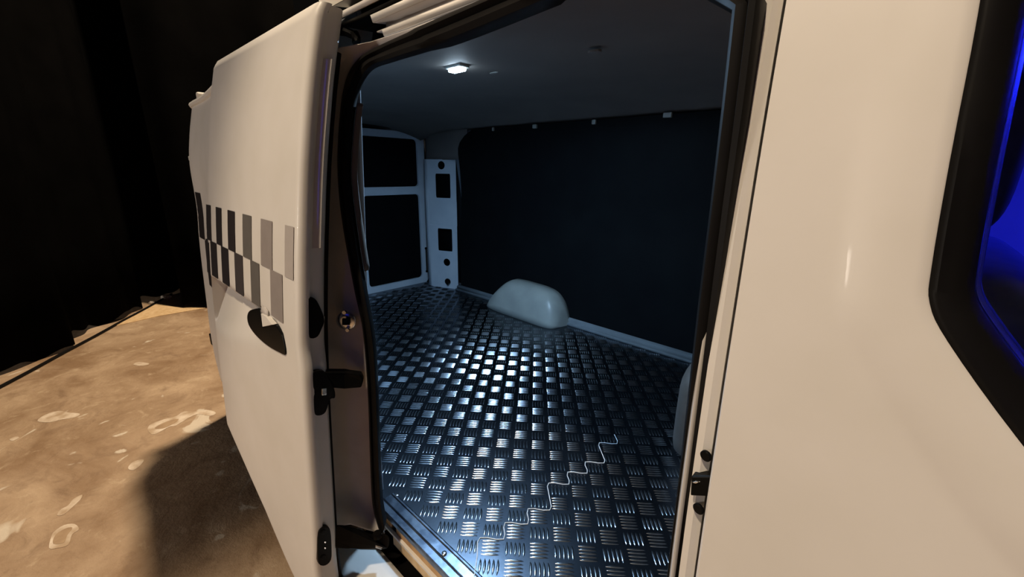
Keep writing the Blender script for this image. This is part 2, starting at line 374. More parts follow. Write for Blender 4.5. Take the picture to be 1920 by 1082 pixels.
# pull handle
def skin_poly(pix, dy=0.0): return [on(u, v, Yd, dy) for u, v in pix]
hp = catmull(skin_poly([(463, 594), (466, 584), (474, 580), (487, 580), (490, 600), (492, 613), (513, 609), (525, 622), (530, 632), (535, 664), (524, 662), (500, 648), (478, 628), (466, 610)], -0.003), 3, True)
hd = D(slab('door_handle', hp, (0, 0.012, 0), PLASTIC, bevel=0.002, label='black pull handle cup'))
hb = D(slab('handle_flap', skin_poly([(489, 588), (497, 592), (511, 609), (492, 613)], -0.006), (0, 0.010, 0), PAINT, bevel=0.001, label='white handle flap'))
D(loft('handle_scoop', [skin_poly([(488 + 2, 573), (497, 575), (502, 583), (503, 596)], -0.0015), skin_poly([(489, 585), (491, 590), (494, 592), (497, 596)], -0.0035)], PAINT_IN, solid=0.001))
# fittings on the leading edge, in the plane of the edge face
def edge_poly(pix, x): return [P(u, v, 'x', x) for u, v in pix]
lt = D(slab('upper_latch', catmull(edge_poly([(571, 570), (573, 558), (581, 556), (590, 562), (601, 585), (604, 600), (600, 612), (592, 628), (580, 632), (573, 622)], XF - 0.012), 3, True), (0.012, 0, 0), PLASTIC))
D(slab('latch_lip', edge_poly([(598, 590), (607, 592), (606, 610), (594, 622)], XF - 0.016), (0.006, 0, 0), PAINT_IN))
lm = D(slab('centre_latch', catmull(edge_poly([(581, 705), (584, 693), (602, 692), (611, 704), (622, 726), (623, 742), (614, 745), (606, 768), (594, 775), (584, 770), (582, 745), (586, 730), (582, 722)], XF - 0.002), 3, True), (0.014, 0, 0), PLASTIC))
D(slab('latch_catch', edge_poly([(602, 728), (612, 727), (612, 740), (602, 741)], XF + 0.013), (0.003, 0, 0), STEEL))
gp = D(slab('guide_plate', catmull(edge_poly([(593, 995), (600, 985), (611, 983), (616, 992), (618, 1020), (617, 1044), (606, 1055), (594, 1052), (592, 1030)], XF + 0.004), 3, True), (0.012, 0, 0), PLASTIC))
for u, v, r in ((606, 997, 0.0055), (606, 1044, 0.0055)): D(disc('bolt', P(u, v, 'x', XF + 0.016), (1, 0, 0), r, 0.003, PLASTIC))
for v in (1016, 1027): D(disc('contact_pin', P(609, v, 'x', XF + 0.016), (1, 0, 0), 0.0022, 0.003, STEEL, n=8))
D(tube('leading_seal', [(XF - 0.030, Yd(z) + 0.068, z) for z in [0.34 + 1.40 * k / 20 for k in range(21)]], 0.006, RUBBER, n=8))

GLOSS = mat('glint_gloss_paint', (0.6, 0.58, 0.56), 0.10, coat=0.5, noise=(9, (0.55, 0.53, 0.5), 0.35, 0.7))
D(loft('glint_bead', [[Vector((XF - 0.012, Yd(z) + 0.028, z)), Vector((XF - 0.004, Yd(z) + 0.036, z)), Vector((XF + 0.001, Yd(z) + 0.044, z)), Vector((XF - 0.012, Yd(z) + 0.050, z))] for z in [1.36 + 0.36 * k / 14 for k in range(15)]], GLOSS, closed_v=True, caps=True))  # added bead, tilted and glossy to catch the blue lamp's reflection

# ---------------- opening: rubber seal band from pixel contours on the opening surface
lo = [(716, 1004), (703, 965), (697, 930), (694, 860), (690, 740), (681, 622), (664, 540), (641, 410), (633, 310), (638, 210), (648, 152), (668, 115), (702, 90), (800, 45), (905, 0)]
li = [(722, 985), (716, 950), (713, 905), (709, 800), (702, 655), (688, 565), (673, 480), (656, 360), (654, 300), (661, 210), (672, 165), (694, 128), (740, 110), (850, 75), (1035, 0)]
def dens(pp, n): 
    q = catmull([on(u, v, Yo) for u, v in pp], 6); return q
A = dens(lo, 0); B = dens(li, 0)
def ex(x, z): return Vector((x, Yo(z), z))
A += [ex(-0.40, 1.762), ex(-0.25, 1.757), ex(-0.175, 1.735), ex(-0.148, 1.70)]
B += [ex(-0.38, 1.735), ex(-0.28, 1.731), ex(-0.22, 1.715), ex(-0.190, 1.69)]
def YR(z): return 0.395 + (Yo(z) - 0.43) * 0.8
ro = [(1427, 0), (1402, 200), (1366, 450), (1342, 640), (1312, 860), (1288, 1082)]; ri = [(1377, 0), (1345, 300), (1312, 560), (1283, 820), (1252, 1082)]
a_ = [on(u, v, YR) for u, v in ro]; b_ = [on(u, v, YR, 0.02) for u, v in ri]
za = [p.z for p in a_]
def xat(pts, z): return interp(sorted((p.z, p.x) for p in pts), z)
for k in range(14):
    z = 1.66 - (1.66 - 0.55) * k / 13
    A.append(Vector((xat(a_, z), YR(z), z))); B.append(Vector((xat(b_, z), YR(z) + 0.02, z)))
rows = []
for p, q in zip(A, B):
    d = q - p; n_ = Vector((0, -1, 0)) if p.x > -0.7 else Vector((0.75, -0.66, 0))
    h = 0.012
    rows.append([p, p + d * 0.08 + n_ * h * 0.7, p + d * 0.28 + n_ * h, p + d * 0.42 + n_ * h * 0.25, p + d * 0.52 + n_ * h * 0.6, p + d * 0.75 + n_ * h * 1.0, p + d * 0.95 + n_ * h * 0.5, q, q - n_ * 0.02, p - n_ * 0.02])
V(loft('opening_seal', rows, RUBBER, closed_v=True, caps=True, label='thick black rubber seal around the side opening'))

# ---------------- rear jamb of the opening
AL = [p for p in A[:len(lo) * 6 - 6 + 1] if p.x < -0.6]
rows = []
for p in AL:
    if p.z > 1.77: continue
    o3 = Vector((-0.985, Yb(p.z) + 0.004, p.z)); pin = p + Vector((0.0, 0.008, 0))
    mid = o3.lerp(pin, 0.5) + Vector((-0.012, 0.012, 0))
    xo = min(-0.955, p.x - 0.07)
    o3 = Vector((xo, Yb(p.z) + 0.004, p.z))
    mid1 = o3.lerp(pin, 0.35) + Vector((-0.012, 0.012, 0)); mid2 = o3.lerp(pin, 0.7) + Vector((-0.004, 0.004, 0)); lip = pin + Vector((-0.010, -0.006, 0))
    rows.append([o3 + Vector((-0.03, 0.0, 0)), o3, mid1, mid2, lip, pin])
jamb = V(loft('opening_jamb', rows, PAINT_IN, solid=0.004, soff=0))
def jpoint(u, v, x=-0.885): return P(u, v, 'x', x)
st = V(disc('door_striker', jpoint(650, 600, -0.893), (0.75, -0.66, 0), 0.022, 0.008, STEEL, label='round steel striker plate'))
for u, v in ((646, 585), (652, 618)):
    b = disc('striker_bolt', jpoint(u, v, -0.882), (0.75, -0.66, 0), 0.0055, 0.005, STEEL, st, n=6)
    
slab('striker_loop', [jpoint(642, 596, -0.880), jpoint(657, 596, -0.880), jpoint(657, 608, -0.880), jpoint(642, 608, -0.880)], (0.006, -0.004, 0), PLASTIC, st)
V(slab('roller_arm', [P(612, 690, 'x', -0.878), P(648, 692, 'x', -0.874), P(678, 695, 'x', -0.86), P(683, 706, 'x', -0.858), P(679, 719, 'x', -0.86), P(648, 721, 'x', -0.874), P(612, 718, 'x', -0.878)], (0.018, -0.012, 0), PLASTIC, bevel=0.003, label='black middle roller arm'))
V(slab('lower_arm', catmull([P(618, 990, 'x', -0.885), P(630, 985, 'x', -0.88), P(662, 993, 'x', -0.862), P(684, 1002, 'x', -0.85), P(705, 1001, 'x', -0.83), P(717, 1008, 'x', -0.82), P(714, 1028, 'x', -0.82), P(690, 1031, 'x', -0.84), P(655, 1029, 'x', -0.862), P(618, 1024, 'x', -0.885)], 3, True), (0.012, 0.012, 0.0), PLASTIC, bevel=0.003, label='black lower guide arm'))
V(disc('arm_roller', P(708, 1006, 'x', -0.82) + Vector((0, 0, 0.0)), (0, 0, 1), 0.012, 0.012, PLASTIC))
V(slab('roller_tip', [P(704, 1021, 'x', -0.812), P(716, 1025, 'x', -0.812), P(714, 1029, 'x', -0.812), P(703, 1026, 'x', -0.812)], (0.004, 0, 0), STEEL, bevel=0.001))
# inner trim edge seen just inside the seal
BL = [q for p, q in zip(A, B) if p.x < -0.6]
V(loft('pillar_trim', [[q + Vector((-0.004, 0.010, 0)), q + Vector((-0.010, 0.022, 0)) + Vector((0.006, 0, 0)) * sstep(1.3, 1.6, q.z), q + Vector((-0.05, 0.045, 0))] for q in BL if 1.28 < q.z < 1.66], BULK, solid=0.003, soff=0))

# ---------------- top rail above the opening, extruded along x
def rail(name, sect, m, x0=-0.86, x1=0.0, solid=0.002):
    rows = [[Vector((x, y, z)) for y, z in sect] for x in (x0, x1)]
    return V(loft(name, rows, m, solid=solid, soff=0))
rail('seal_flange', [(0.494, 1.7632), (0.490, 1.7654)], PAINT, -0.80)
rail('rail_strip', [(0.490, 1.7654), (0.487, 1.7745)], PAINT, -0.80)
rail('rail_groove', [(0.487, 1.7745), (0.507, 1.776), (0.509, 1.793), (0.480, 1.7893)], PAINT_IN, -0.82)
rail('rail_strip', [(0.480, 1.7893), (0.476, 1.8006)], PAINT, -0.82)
rail('roller_track', [(0.476, 1.8006), (0.474, 1.807), (0.53, 1.812), (0.53, 1.852), (0.467, 1.842)], PLASTIC, -0.95)
rail('roof_header', [(0.467, 1.842), (0.462, 1.856), (0.462, 1.872), (0.47, 1.89)], PAINT, -1.0)
V(tube('track_arm', [P(600, 52, 'x', -0.99), P(625, 56, 'x', -0.96), P(650, 60, 'x', -0.93), P(664, 66, 'x', -0.91)], 0.0085, PLASTIC, label='black upper roller arm'))
V(tube('track_arm_hook', [P(664, 62, 'x', -0.91), P(668, 72, 'x', -0.905), P(669, 82, 'x', -0.90)], 0.009, PLASTIC))
V(disc('track_roller', P(608, 47, 'x', -0.98), (1, -0.5, -0.3), 0.006, 0.006, STEEL, n=10))
V(slab('corner_gusset', [P(598, 55, 'x', -1.03), P(672, 60, 'x', -0.95), P(680, 92, 'x', -0.93), P(668, 108, 'x', -0.935), P(640, 98, 'x', -0.96), P(615, 72, 'x', -1.0)], (-0.006, 0.004, 0), PAINT_IN, bevel=0.002))
V(slab('jamb_top', [P(590, 40, 'x', -1.05), P(700, 60, 'x', -0.98), P(690, 118, 'x', -0.99), P(650, 260, 'x', -1.02), P(590, 260, 'x', -1.05)], (-0.006, 0.004, 0), PAINT_IN, bevel=0.002))

# ---------------- sill
V(loft('sill_step', [[Vector((x, y, z)) for y, z in ((Yb(0.3), 0.30), (Yb(0.42), 0.44), (0.328, 0.485), (0.345, 0.50), (0.40, 0.502), (0.426, 0.502))] for x in (-0.99, -0.6, -0.2, -0.05)], PAINT, solid=0.004, soff=0))
V(loft('sill_channel', [[Vector((x, y, z)) for y, z in ((0.426, 0.503), (0.430, 0.485), (0.47, 0.483), (0.474, 0.56), (0.474, 0.588))] for x in (-0.98, -0.1)], RUBBER, solid=0.004, soff=0))
V(box('plywood_edge', -0.934, -0.866, 0.460, 0.476, 0.553, 0.588, WOOD, bevel=0.004))
V(box('plywood_edge', -0.845, -0.12, 0.460, 0.476, 0.552, 0.590, WOOD, bevel=0.003))
V(box('edge_strip', -0.90, -0.12, 0.452, 0.461, 0.550, 0.558, PAINT, bevel=0.001))
V(box('pine_batten', -0.855, -0.12, 0.454, 0.470, 0.516, 0.549, PINE, bevel=0.004))
V(box('white_clip', -0.905, -0.897, 0.453, 0.460, 0.532, 0.556, PAINT, bevel=0.001))
sill = V(mesh('sill_strip', *grid([[Vector((x, y, z)) for y, z in ((0.457, 0.584), (0.457, 0.597), (0.460, 0.600), (0.476, 0.600), (0.479, 0.6018), (0.482, 0.600), (0.503, 0.600), (0.506, 0.602), (0.510, 0.6018), (0.513, 0.6003))] for x in (-0.936, -0.5, -0.12)]), ALU, solid=0.0015, soff=0, label='ridged aluminium threshold strip with screws'))
sill.data.materials.clear(); sill.data.materials.append(mat('threshold_aluminium', (0.11, 0.135, 0.18), 0.3, 1.0, noise=(25, (0.22, 0.26, 0.32), 0.42, 0.62)))
for u, v in ((744, 929), (833, 1038)):
    p = P(u, v, 'z', 0.6013); disc('screw', p, (0, 0, 1), 0.0065, 0.003, STEEL, sill, dome=0.0005)
for x in (-0.46, -0.22): disc('screw', (x, 0.492, 0.6013), (0, 0, 1), 0.0065, 0.003, STEEL, sill, dome=0.0005)

# ---------------- cargo floor of tread plate
plate = V(box('cargo_floor', -2.84, -0.155, 0.476, 2.06, 0.585, 0.600, PLATE, bevel=0, label='dark aluminium tread plate floor'))
rot = math.radians(45 - 5.2)
e1 = Vector((math.cos(rot), math.sin(rot), 0)); e2 = Vector((-math.sin(rot), math.cos(rot), 0))
C1, C2 = 0.0612, 0.0525
org = P(700 + 995 / 3.2, 750 + 905 / 3.2, 'z', 0.6)
def bars(kind):
    vs, fs = [], []
    L_, W_, SP, Hh = (0.0235, 0.0034, 0.0098, 0.0024) if kind == 0 else (0.0215, 0.0034, 0.0108, 0.0024)
    a, b = (e1, e2) if kind == 0 else (e2, e1)
    for k in range(5):
        c = b * SP * (k - 2); base = len(vs)
        st = [(-1, 0.02, 0.0), (-0.72, 0.62, 0.75), (-0.3, 0.95, 1.0), (0.3, 0.95, 1.0), (0.72, 0.62, 0.75), (1, 0.02, 0.0)]
        for t, wd, h in st:
            bow = b * 0.0012 * (1 - t * t)
            vs.append(c + bow + a * L_ * t - b * W_ * wd); vs.append(c + bow + a * L_ * t + Vector((0, 0, Hh * h)) + b * 0); vs.append(c + bow + a * L_ * t + b * W_ * wd)
        for i in range(5):
            q = base + 3 * i
            fs += [(q, q + 1, q + 4, q + 3), (q + 1, q + 2, q + 5, q + 4)]
    return vs, fs
protos = []
for kd in (0, 1):
    v, f = bars(kd); me = bpy.data.meshes.new('tread_bars'); me.from_pydata([tuple(p) for p in v], [], f); me.materials.append(BAR)
    for p in me.polygons: p.use_smooth = True
    me.update(); protos.append(me)
cells = []
for i in range(-45, 60):
    for j in range(-45, 60):
        c = org + e1 * (i * C1) + e2 * (j * C2); lim = 0.005
        if not (-2.80 < c.x < -0.19 and 0.530 < c.y < 2.005): continue
        if -2.03 < c.x < -1.37 and c.y > 1.86: continue
        d = c - CAM; wz = d.dot(FW); u = 960 + FPX * d.dot(RT) / wz; v = 541 - FPX * d.dot(UP) / wz
        vis = wz > 0 and 690 < u < 1300 and 530 < v < 1090
        cells.append((0 if vis else 1, d.length, c, (i + j) % 2))
cells.sort(key=lambda t: (t[0], t[1]))
for n_, (_, _, c, kd) in enumerate(cells[:300]):
    o = bpy.data.objects.new('tread_bars', protos[kd]); COL.objects.link(o); o.parent = plate; o.location = c + Vector((0, 0, 0.0002))
vs, fs = [], []
for _, _, c, kd in cells[300:]:
    v, f = bars(kd); b0 = len(vs); vs += [p + c + Vector((0, 0, 0.0002)) for p in v]; fs += [tuple(b0 + k for k in q) for q in f]
o = mesh('tread_bar_field', vs, fs, BAR, plate, True); o['kind'] = 'stuff'
# pale glossy zigzag bead between the bar groups
pts = []; i0, j0 = -3.5, -1.5
cur = org + e1 * (-1.5 * C1) + e2 * (-1.5 * C2)
i, j = -2.5, -1.5; path = [(i, j)]
for k in range(11):
    j += 1; path.append((i, j))
    if k % 2 == 1 or k in (2, 6): i += 1; path.append((i, j))
pth = [org + e1 * (a * C1) + e2 * (b * C2) + Vector((0, 0, 0.0016)) for a, b in path]
tube('zigzag_bead', catmull(pth, 3), 0.0012, BEAD, plate, n=6, label='pale glossy zigzag bead')

# ---------------- far wall, skirting rail, wheel arch cover, clips
def wy(z): return 2.05 - 0.075 * sstep(1.15, 1.78, z)
panel_out = roundrect(-2.46, -0.36, 0.66, 1.765, 0.09, 6)
rows = []
pw = V(mesh('wall_lining', *(lambda r: grid(r))([[Vector((-0.16 - (2.28 - 0.07 * sstep(1.0, 1.6, z) - 0.16 * max(0, (z - 1.62) / 0.155) ** 2.5) * i / 14, wy(z), z)) for z in [0.64 + (1.775 - 0.64) * k / 30 for k in range(31)]] for i in range(15)]), MATTBLACK, solid=0.006, label='dark lining panel on the far cargo wall'))
V(loft('inner_side', [[Vector((x, wy(z) + 0.03, z)) for z in [0.58 + 1.25 * k / 10 for k in range(11)]] for x in (-2.44, -1.5, -0.15)], GREYPAINT, solid=0.004))
for n_, (u, v, wd) in enumerate([(925, 243, 0.012), (1003, 238, 0.028), (1114, 230, 0.022), (1252, 217, 0.040)]):
    p = P(u, v, 'y', 1.965)
    b = box('lining_clip', p.x - wd / 2, p.x + wd / 2, 1.957, 1.975, p.z - 0.008, p.z + 0.014, ARCH, pw, bevel=0.003)
V(loft('floor_rail', [[Vector((x, y, z)) for y, z in ((2.010, 0.600), (2.012, 0.612), (2.026, 0.614), (2.028, 0.632), (2.046, 0.640), (2.05, 0.655))] for x in (-2.47, -1.9, -0.16)], mat('rail_metal', (0.20, 0.23, 0.25), 0.4, noise=(10, (0.16, 0.185, 0.2), 0.35, 0.7)), solid=0.003, soff=0, label='grey metal rail at the foot of the far wall'))
# wheel arch cover
stn = [(-2.06, 0.0, 2.03), (-2.045, 0.035, 1.955), (-2.00, 0.085, 1.908), (-1.93, 0.155, 1.888), (-1.86, 0.204, 1.880), (-1.78, 0.214, 1.876), (-1.66, 0.212, 1.874), (-1.56, 0.206, 1.872), (-1.49, 0.186, 1.873), (-1.44, 0.142, 1.880), (-1.41, 0.085, 1.905), (-1.395, 0.03, 1.955), (-1.385, 0.0, 2.03)]
sx = catmull([Vector(s) for s in stn], 4)
rows = []
for s in sx:
    x, h, ym = s; row = []
    for k in range(13):
        t = k / 12 * math.pi / 2; e = 0.42
        cy = 1 - max(0.0, math.cos(t)) ** e if k else 0.0; cz = max(0.0, math.sin(t)) ** 0.75
        yy = ym + 0.035 * cz + (2.027 - ym) * (1 - max(0, math.cos(t)) ** 0.42)
        row.append(Vector((x, yy, 0.598 + max(0.002, h) * cz)))
    rows.append(row)
V(loft('wheel_arch_cover', rows, ARCH, solid=0.004, soff=-1, label='rounded grey wheel arch cover'))

# ---------------- rear corner pillar with slots
pa, pb = Vector((-2.70, 1.955, 0)), Vector((-2.475, 2.045, 0)); pd_ = pb - pa
def pil(s, z): 
    q = pa + pd_ * s; return Vector((q.x, q.y - 0.0 * s, z))
def hole(s0, s1, z0, z1, r):
    a = roundrect(s0, s1, z0, z1, r, 3); out = []
    for i, p in enumerate(a):
        q = a[(i + 1) % len(a)]; n = 8 if abs(p[0] - q[0]) + abs(p[1] - q[1]) > 0.05 else 1
        out += [(p[0] + (q[0] - p[0]) * k / n, p[1] + (q[1] - p[1]) * k / n) for k in range(n)]
    return out
def circ(s, z, r, n=14): return [(s + r / pd_.length * math.cos(2 * math.pi * k / n), z + r * math.sin(2 * math.pi * k / n)) for k in range(n)]
zp = lambda v: P(840, v, 'y', 2.0).z
def holed_strip(name, bands, z0, z1, to3, m, th, label):
    vs, fs = [], []
    def quad(sa, sb, za, zb):
        k = len(vs); vs.extend([to3(sa, za), to3(sb, za), to3(sb, zb), to3(sa, zb)]); fs.append((k, k + 1, k + 2, k + 3))
    zc = z0
    for lo_, hi_, loop in bands:
        if lo_ > zc: quad(0, 1, zc, lo_)
        cs = sum(p[0] for p in loop) / len(loop); cz = sum(p[1] for p in loop) / len(loop); k = len(vs); n = len(loop)
        for s_, z_ in loop:
            ds, dz = s_ - cs, z_ - cz; t = 1e9
            for lim, d_, c_ in ((0, ds, cs), (1, ds, cs), (lo_, dz, cz), (hi_, dz, cz)):
                if abs(d_) > 1e-9 and (lim - c_) / d_ > 0: t = min(t, (lim - c_) / d_)
            vs.append(to3(s_, z_)); vs.append(to3(cs + ds * t, cz + dz * t))
        for i in range(n):
            j = (i + 1) % n; fs.append((k + 2 * i, k + 2 * j, k + 2 * j + 1, k + 2 * i + 1))
        for cs_, cz_ in ((0, lo_), (1, lo_), (1, hi_), (0, hi_)):      # fill the corners
            best = sorted(range(n), key=lambda i: abs(vs[k + 2 * i + 1].z - cz_) * 4 + (vs[k + 2 * i + 1] - to3(cs_, cz_)).length)
            e_ = [i for i in range(n) if abs(vs[k + 2 * i + 1].z - cz_) < 1e-6]; f_ = [i for i in range(n) if (vs[k + 2 * i + 1].xy - to3(cs_, cz_).xy).length < 1e-6]
            if e_ and f_:
                i1 = min(e_, key=lambda i: (vs[k + 2 * i + 1] - to3(cs_, cz_)).length); i2 = min(f_, key=lambda i: (vs[k + 2 * i + 1] - to3(cs_, cz_)).length)
                if i1 != i2: vs.append(to3(cs_, cz_)); fs.append((k + 2 * i1 + 1, k + 2 * i2 + 1, len(vs) - 1))
        zc = hi_
    quad(0, 1, zc, z1)
    return mesh(name, vs, fs, m, solid=th, label=label)
bnds = []
for lo_v, hi_v, lp in ((508, 483, circ(0.60, zp(493), 0.030)), (478, 424, hole(0.30, 0.82, zp(472), zp(430), 0.02)), (378, 322, hole(0.28, 0.80, zp(372), zp(326), 0.02)), (319, 301, circ(0.50, zp(310), 0.030))):
    bnds.append((zp(lo_v), zp(hi_v), lp))
pillar = V(holed_strip('corner_pillar', bnds, 0.60, 1.588, pil, GREYPAINT, 0.003, 'grey rear corner pillar with square and round holes'))
V(loft('pillar_flank', [[Vector((-2.70, 1.955, z)), Vector((-2.74, 1.955, z)), Vector((-2.77, 1.985, z)), Vector((-2.80, 2.03, z))] for z in (0.60, 1.588)], GREYPAINT, solid=0.003, soff=0))
V(loft('pillar_cavity', [[Vector((-2.74, 2.03, z)), Vector((-2.6, 2.07, z)), Vector((-2.42, 2.078, z))] for z in (0.56, 1.86)], MATTBLACK, solid=0.003, soff=0))
cup = V(disc('lashing_cup', pil(0.62, 0.655) + Vector((0.004, -0.006, 0)), (0.37, -0.93, 0), 0.026, 0.004, PLASTIC, label='black lashing eye recess'))
tube('lashing_ring', [pil(0.62, 0.650) + Vector((0.006, -0.012, 0)) + Vector((math.cos(a) * 0.022, 0, math.sin(a) * 0.022)) for a in [math.pi + math.pi * k / 8 for k in range(9)]], 0.003, STEEL, cup, n=6)

# ---------------- rear doors
def rdoor(y0, y1, hinge_far):
    to3 = lambda y, z: Vector((-2.86, y, z))
    if hinge_far: pl, pr = y0 + 0.225, y1 - 0.062
    else: pl, pr = y0 + 0.062, y1 - 0.225
    o = V(ring_plate('rear_door', roundrect(y0, y1, 0.585, 1.785, 0.07, 6), [roundrect(pl, pr, 1.385, 1.735, 0.03, 4), roundrect(pl, pr, 0.645, 1.325, 0.03, 4)], to3, 0.03, GREYPAINT, bevel=0.006, label='grey rear door frame with dark panels'))
    for za_, zb_ in ((1.375, 1.745), (0.635, 1.335)):
        box('door_panel', -2.873, -2.866, pl - 0.01, pr + 0.01, za_, zb_, DOORPANEL, o)
    return o
rd = rdoor(1.265, 2.035, True); rdoor(0.66, 1.255, False)
rod = tube('door_check', [(-2.838, 2.008, z) for z in (0.69, 0.75, 0.82, 0.885)], 0.005, PLASTIC, rd, n=6)
for z in (0.69, 0.885): disc('check_bolt', (-2.842, 2.008, z), (1, 0, 0), 0.010, 0.008, PLASTIC, rd, n=10)
V(tube('rear_door_seal', [(-2.83, 2.05, z) for z in (0.60, 1.0, 1.4, 1.70)] + [(-2.83, 2.035, 1.76), (-2.83, 2.0, 1.795), (-2.83, 1.8, 1.805), (-2.83, 0.6, 1.805)], 0.011, RUBBER))
V(box('rear_backing', -2.90, -2.885, 0.66, 2.08, 0.55, 1.86, MATTBLACK))
# ---------------- headliner, corner trims
rows = []
for k in range(20):
    x = -0.155 - (2.86 - 0.155) * k / 19; row = []
    for j in range(33):
        t = -1 + 2 * j / 32; y = 1.26 + 0.745 * t
        if t < 0: y = 1.26 + (0.72 - 0.10 * sstep(-1.3, -2.8, x)) * t
        z = 1.775 + 0.078 * (1 - abs(t) ** 4) + 0.006 * math.sin(x * 7 + 0.6) * (1 - t * t)
        z -= 0.05 * sstep(-2.6, -2.86, x)
        row.append(Vector((x, y, z)))
    rows.append(row)
V(loft('headliner', rows, HEADLINER, solid=0.004, soff=1, label='dark grey headliner under the roof'))
V(loft('headliner_corner', [[Vector((-2.85, 2.05, z)), Vector((-2.78, 2.02, z)), Vector((-2.70, 1.99, z)), Vector((-2.56, 2.005, z)), Vector((-2.44, wy(z) + 0.012, z)), Vector((-2.28, wy(z) + 0.012, z))] for z in (1.585, 1.64, 1.70, 1.76, 1.80)], HEADLINER, solid=0.004, soff=0))
V(loft('inner_side', [[Vector((x, 0.50 + 0.03 * sstep(1.2, 1.8, z) + 0.15 * sstep(-1.3, -2.8, x), z)) for z in (0.58, 1.2, 1.5, 1.8, 1.85)] for x in (-2.88, -2.5, -2.1, -1.7, -1.3, -0.97)], GREYPAINT, solid=0.004))
# lamp in the headliner
LP = P(857, 129, 'z', 1.838)
lamp = V(box('ceiling_lamp', LP.x - 0.040, LP.x + 0.040, LP.y - 0.022, LP.y + 0.022, 1.838, 1.852, ARCH, bevel=0.005, label='lit cool white ceiling lamp'))
box('lamp_lens', LP.x - 0.030, LP.x + 0.030, LP.y - 0.015, LP.y + 0.015, 1.829, 1.839, LENS, lamp, bevel=0.004)
li_ = light('cargo_lamp', 'AREA', (LP.x, LP.y, 1.826), 18.0, (0.45, 0.70, 1.0), 0.05); li_.data.spread = math.radians(175)
V(slab('headliner_button', [Vector((LP.x + 0.02 + 0.02 * math.cos(a), LP.y + 0.15 + 0.008 * math.sin(a), 1.846)) for a in [k * math.pi / 5 for k in range(10)]], (0, 0, 0.006), ARCH, bevel=0.001))
q = P(1115, 97, 'z', 1.846)
V(slab('headliner_button', [Vector((q.x + 0.022 * math.cos(a), q.y + 0.014 * math.sin(a), 1.843)) for a in [k * math.pi / 5 for k in range(10)]], (0, 0, 0.006), HEADLINER, bevel=0.001))
# ---------------- bulkhead behind the cab with its rounded foot
V(box('bulkhead', -0.136, -0.130, 0.47, 2.08, 0.55, 1.87, BULK, bevel=0.004))
def cushion(name, x0, x1, y0, y1, z0, z1, m, e=3.2, **kw):
    rows = []; cx, cy, cz = (x0 + x1) / 2, (y0 + y1) / 2, (z0 + z1) / 2; n = 20
    sg = lambda c: math.copysign(abs(c) ** (2 / e), c)
    for i in range(n + 1):
        ph = -math.pi / 2 + math.pi * i / n; row = []
        for j in range(n * 2):
            th = math.pi * j / n; cp = sg(math.cos(ph)) if 0 < i < n else 0.0005
            row.append(Vector((cx + (x1 - x0) / 2 * cp * sg(math.cos(th)), cy + (y1 - y0) / 2 * cp * sg(math.sin(th)), cz + (z1 - z0) / 2 * sg(math.sin(ph)))))
        rows.append(row)
    return loft(name, rows, m, closed_v=True, caps=True, **kw)
V(cushion('bulkhead_foot', -0.455, -0.13, 1.26, 2.02, 0.54, 0.915, BULK, 5.5, label='rounded lower bulge of the bulkhead'))
V(cushion('bulkhead_bulge', -0.43, -0.13, 1.30, 2.02, 0.905, 1.10, RUBBER, 6))

# ---------------- front pillar of the opening: stepped section following the side
def dxd(z): return 0.004 - (z - 1.15) * 0.046
def pillar_strip(name, sect, m, z0=0.45, z1=1.80, n=24):
    rows = []
    for k in range(n + 1):
        z = z0 + (z1 - z0) * k / n; rows.append([Vector((x + dxd(z), Yb(z) + dy, z)) for x, dy in sect])
    return V(loft(name, rows, m, solid=0.0015, soff=0))
pillar_strip('pillar_face', [(-0.0895, 0.032), (-0.0905, 0.018), (-0.097, 0.014), (-0.1035, 0.017), (-0.106, 0.026)], PAINT)
pillar_strip('door_gap_shade', [(-0.070, 0.034), (-0.0895, 0.032)], RUBBER)  # black strip added to put shade into the gap beside the door
pillar_strip('pillar_groove', [(-0.106, 0.026), (-0.1085, 0.038), (-0.111, 0.028)], RUBBER)
pillar_strip('pillar_flange', [(-0.111, 0.028), (-0.1145, 0.026), (-0.118, 0.032)], PAINT)
pillar_strip('pillar_return', [(-0.119, 0.030), (-0.122, 0.05), (-0.122, 0.08), (-0.122, 0.12), (-0.10, 0.13)], RUBBER)
V(slab('check_latch', [on(u, v, Yb, 0.006) for u, v in ((1296, 893), (1345, 893), (1340, 932), (1294, 930))], (0, 0.012, 0), PLASTIC))
V(slab('latch_bolt', [on(u, v, Yb, 0.004) for u, v in ((1296, 905), (1304, 902), (1313, 904), (1304, 908))], (0, 0.004, 0), STEEL, bevel=0.001))
for u, v in ((1325, 854), (1311, 953)): V(disc('pillar_plug', on(u, v, Yb, 0.011), (-0.2, -1, 0), 0.0055, 0.003, PLASTIC))
V(disc('pillar_stud', on(1403, 177, Yb, 0.010), (-0.3, -1, 0), 0.0022, 0.003, STEEL, n=8))

# ---------------- front door with window
XD = -0.084
win = catmull([(-0.030, 1.80), (-0.012, 1.70), (0.000, 1.614), (0.012, 1.53), (0.021, 1.462), (0.0265, 1.438), (0.040, 1.415), (0.080, 1.366), (0.120, 1.325), (0.17, 1.30), (0.30, 1.29), (0.60, 1.29), (0.70, 1.31), (0.66, 1.50), (0.58, 1.72), (0.52, 1.79), (0.30, 1.815), (0.05, 1.815)] and
              [Vector(p + (0,)) for p in [(-0.005, 1.76), (0.003, 1.70), (0.011, 1.62), (0.017, 1.53), (0.0225, 1.462), (0.0265, 1.438), (0.040, 1.415), (0.080, 1.366), (0.120, 1.325), (0.17, 1.30), (0.30, 1.29), (0.60, 1.29), (0.70, 1.31), (0.66, 1.50), (0.58, 1.72), (0.50, 1.785), (0.30, 1.80), (0.03, 1.795)]], 4, True)
cxw, czw = 0.33, 1.55
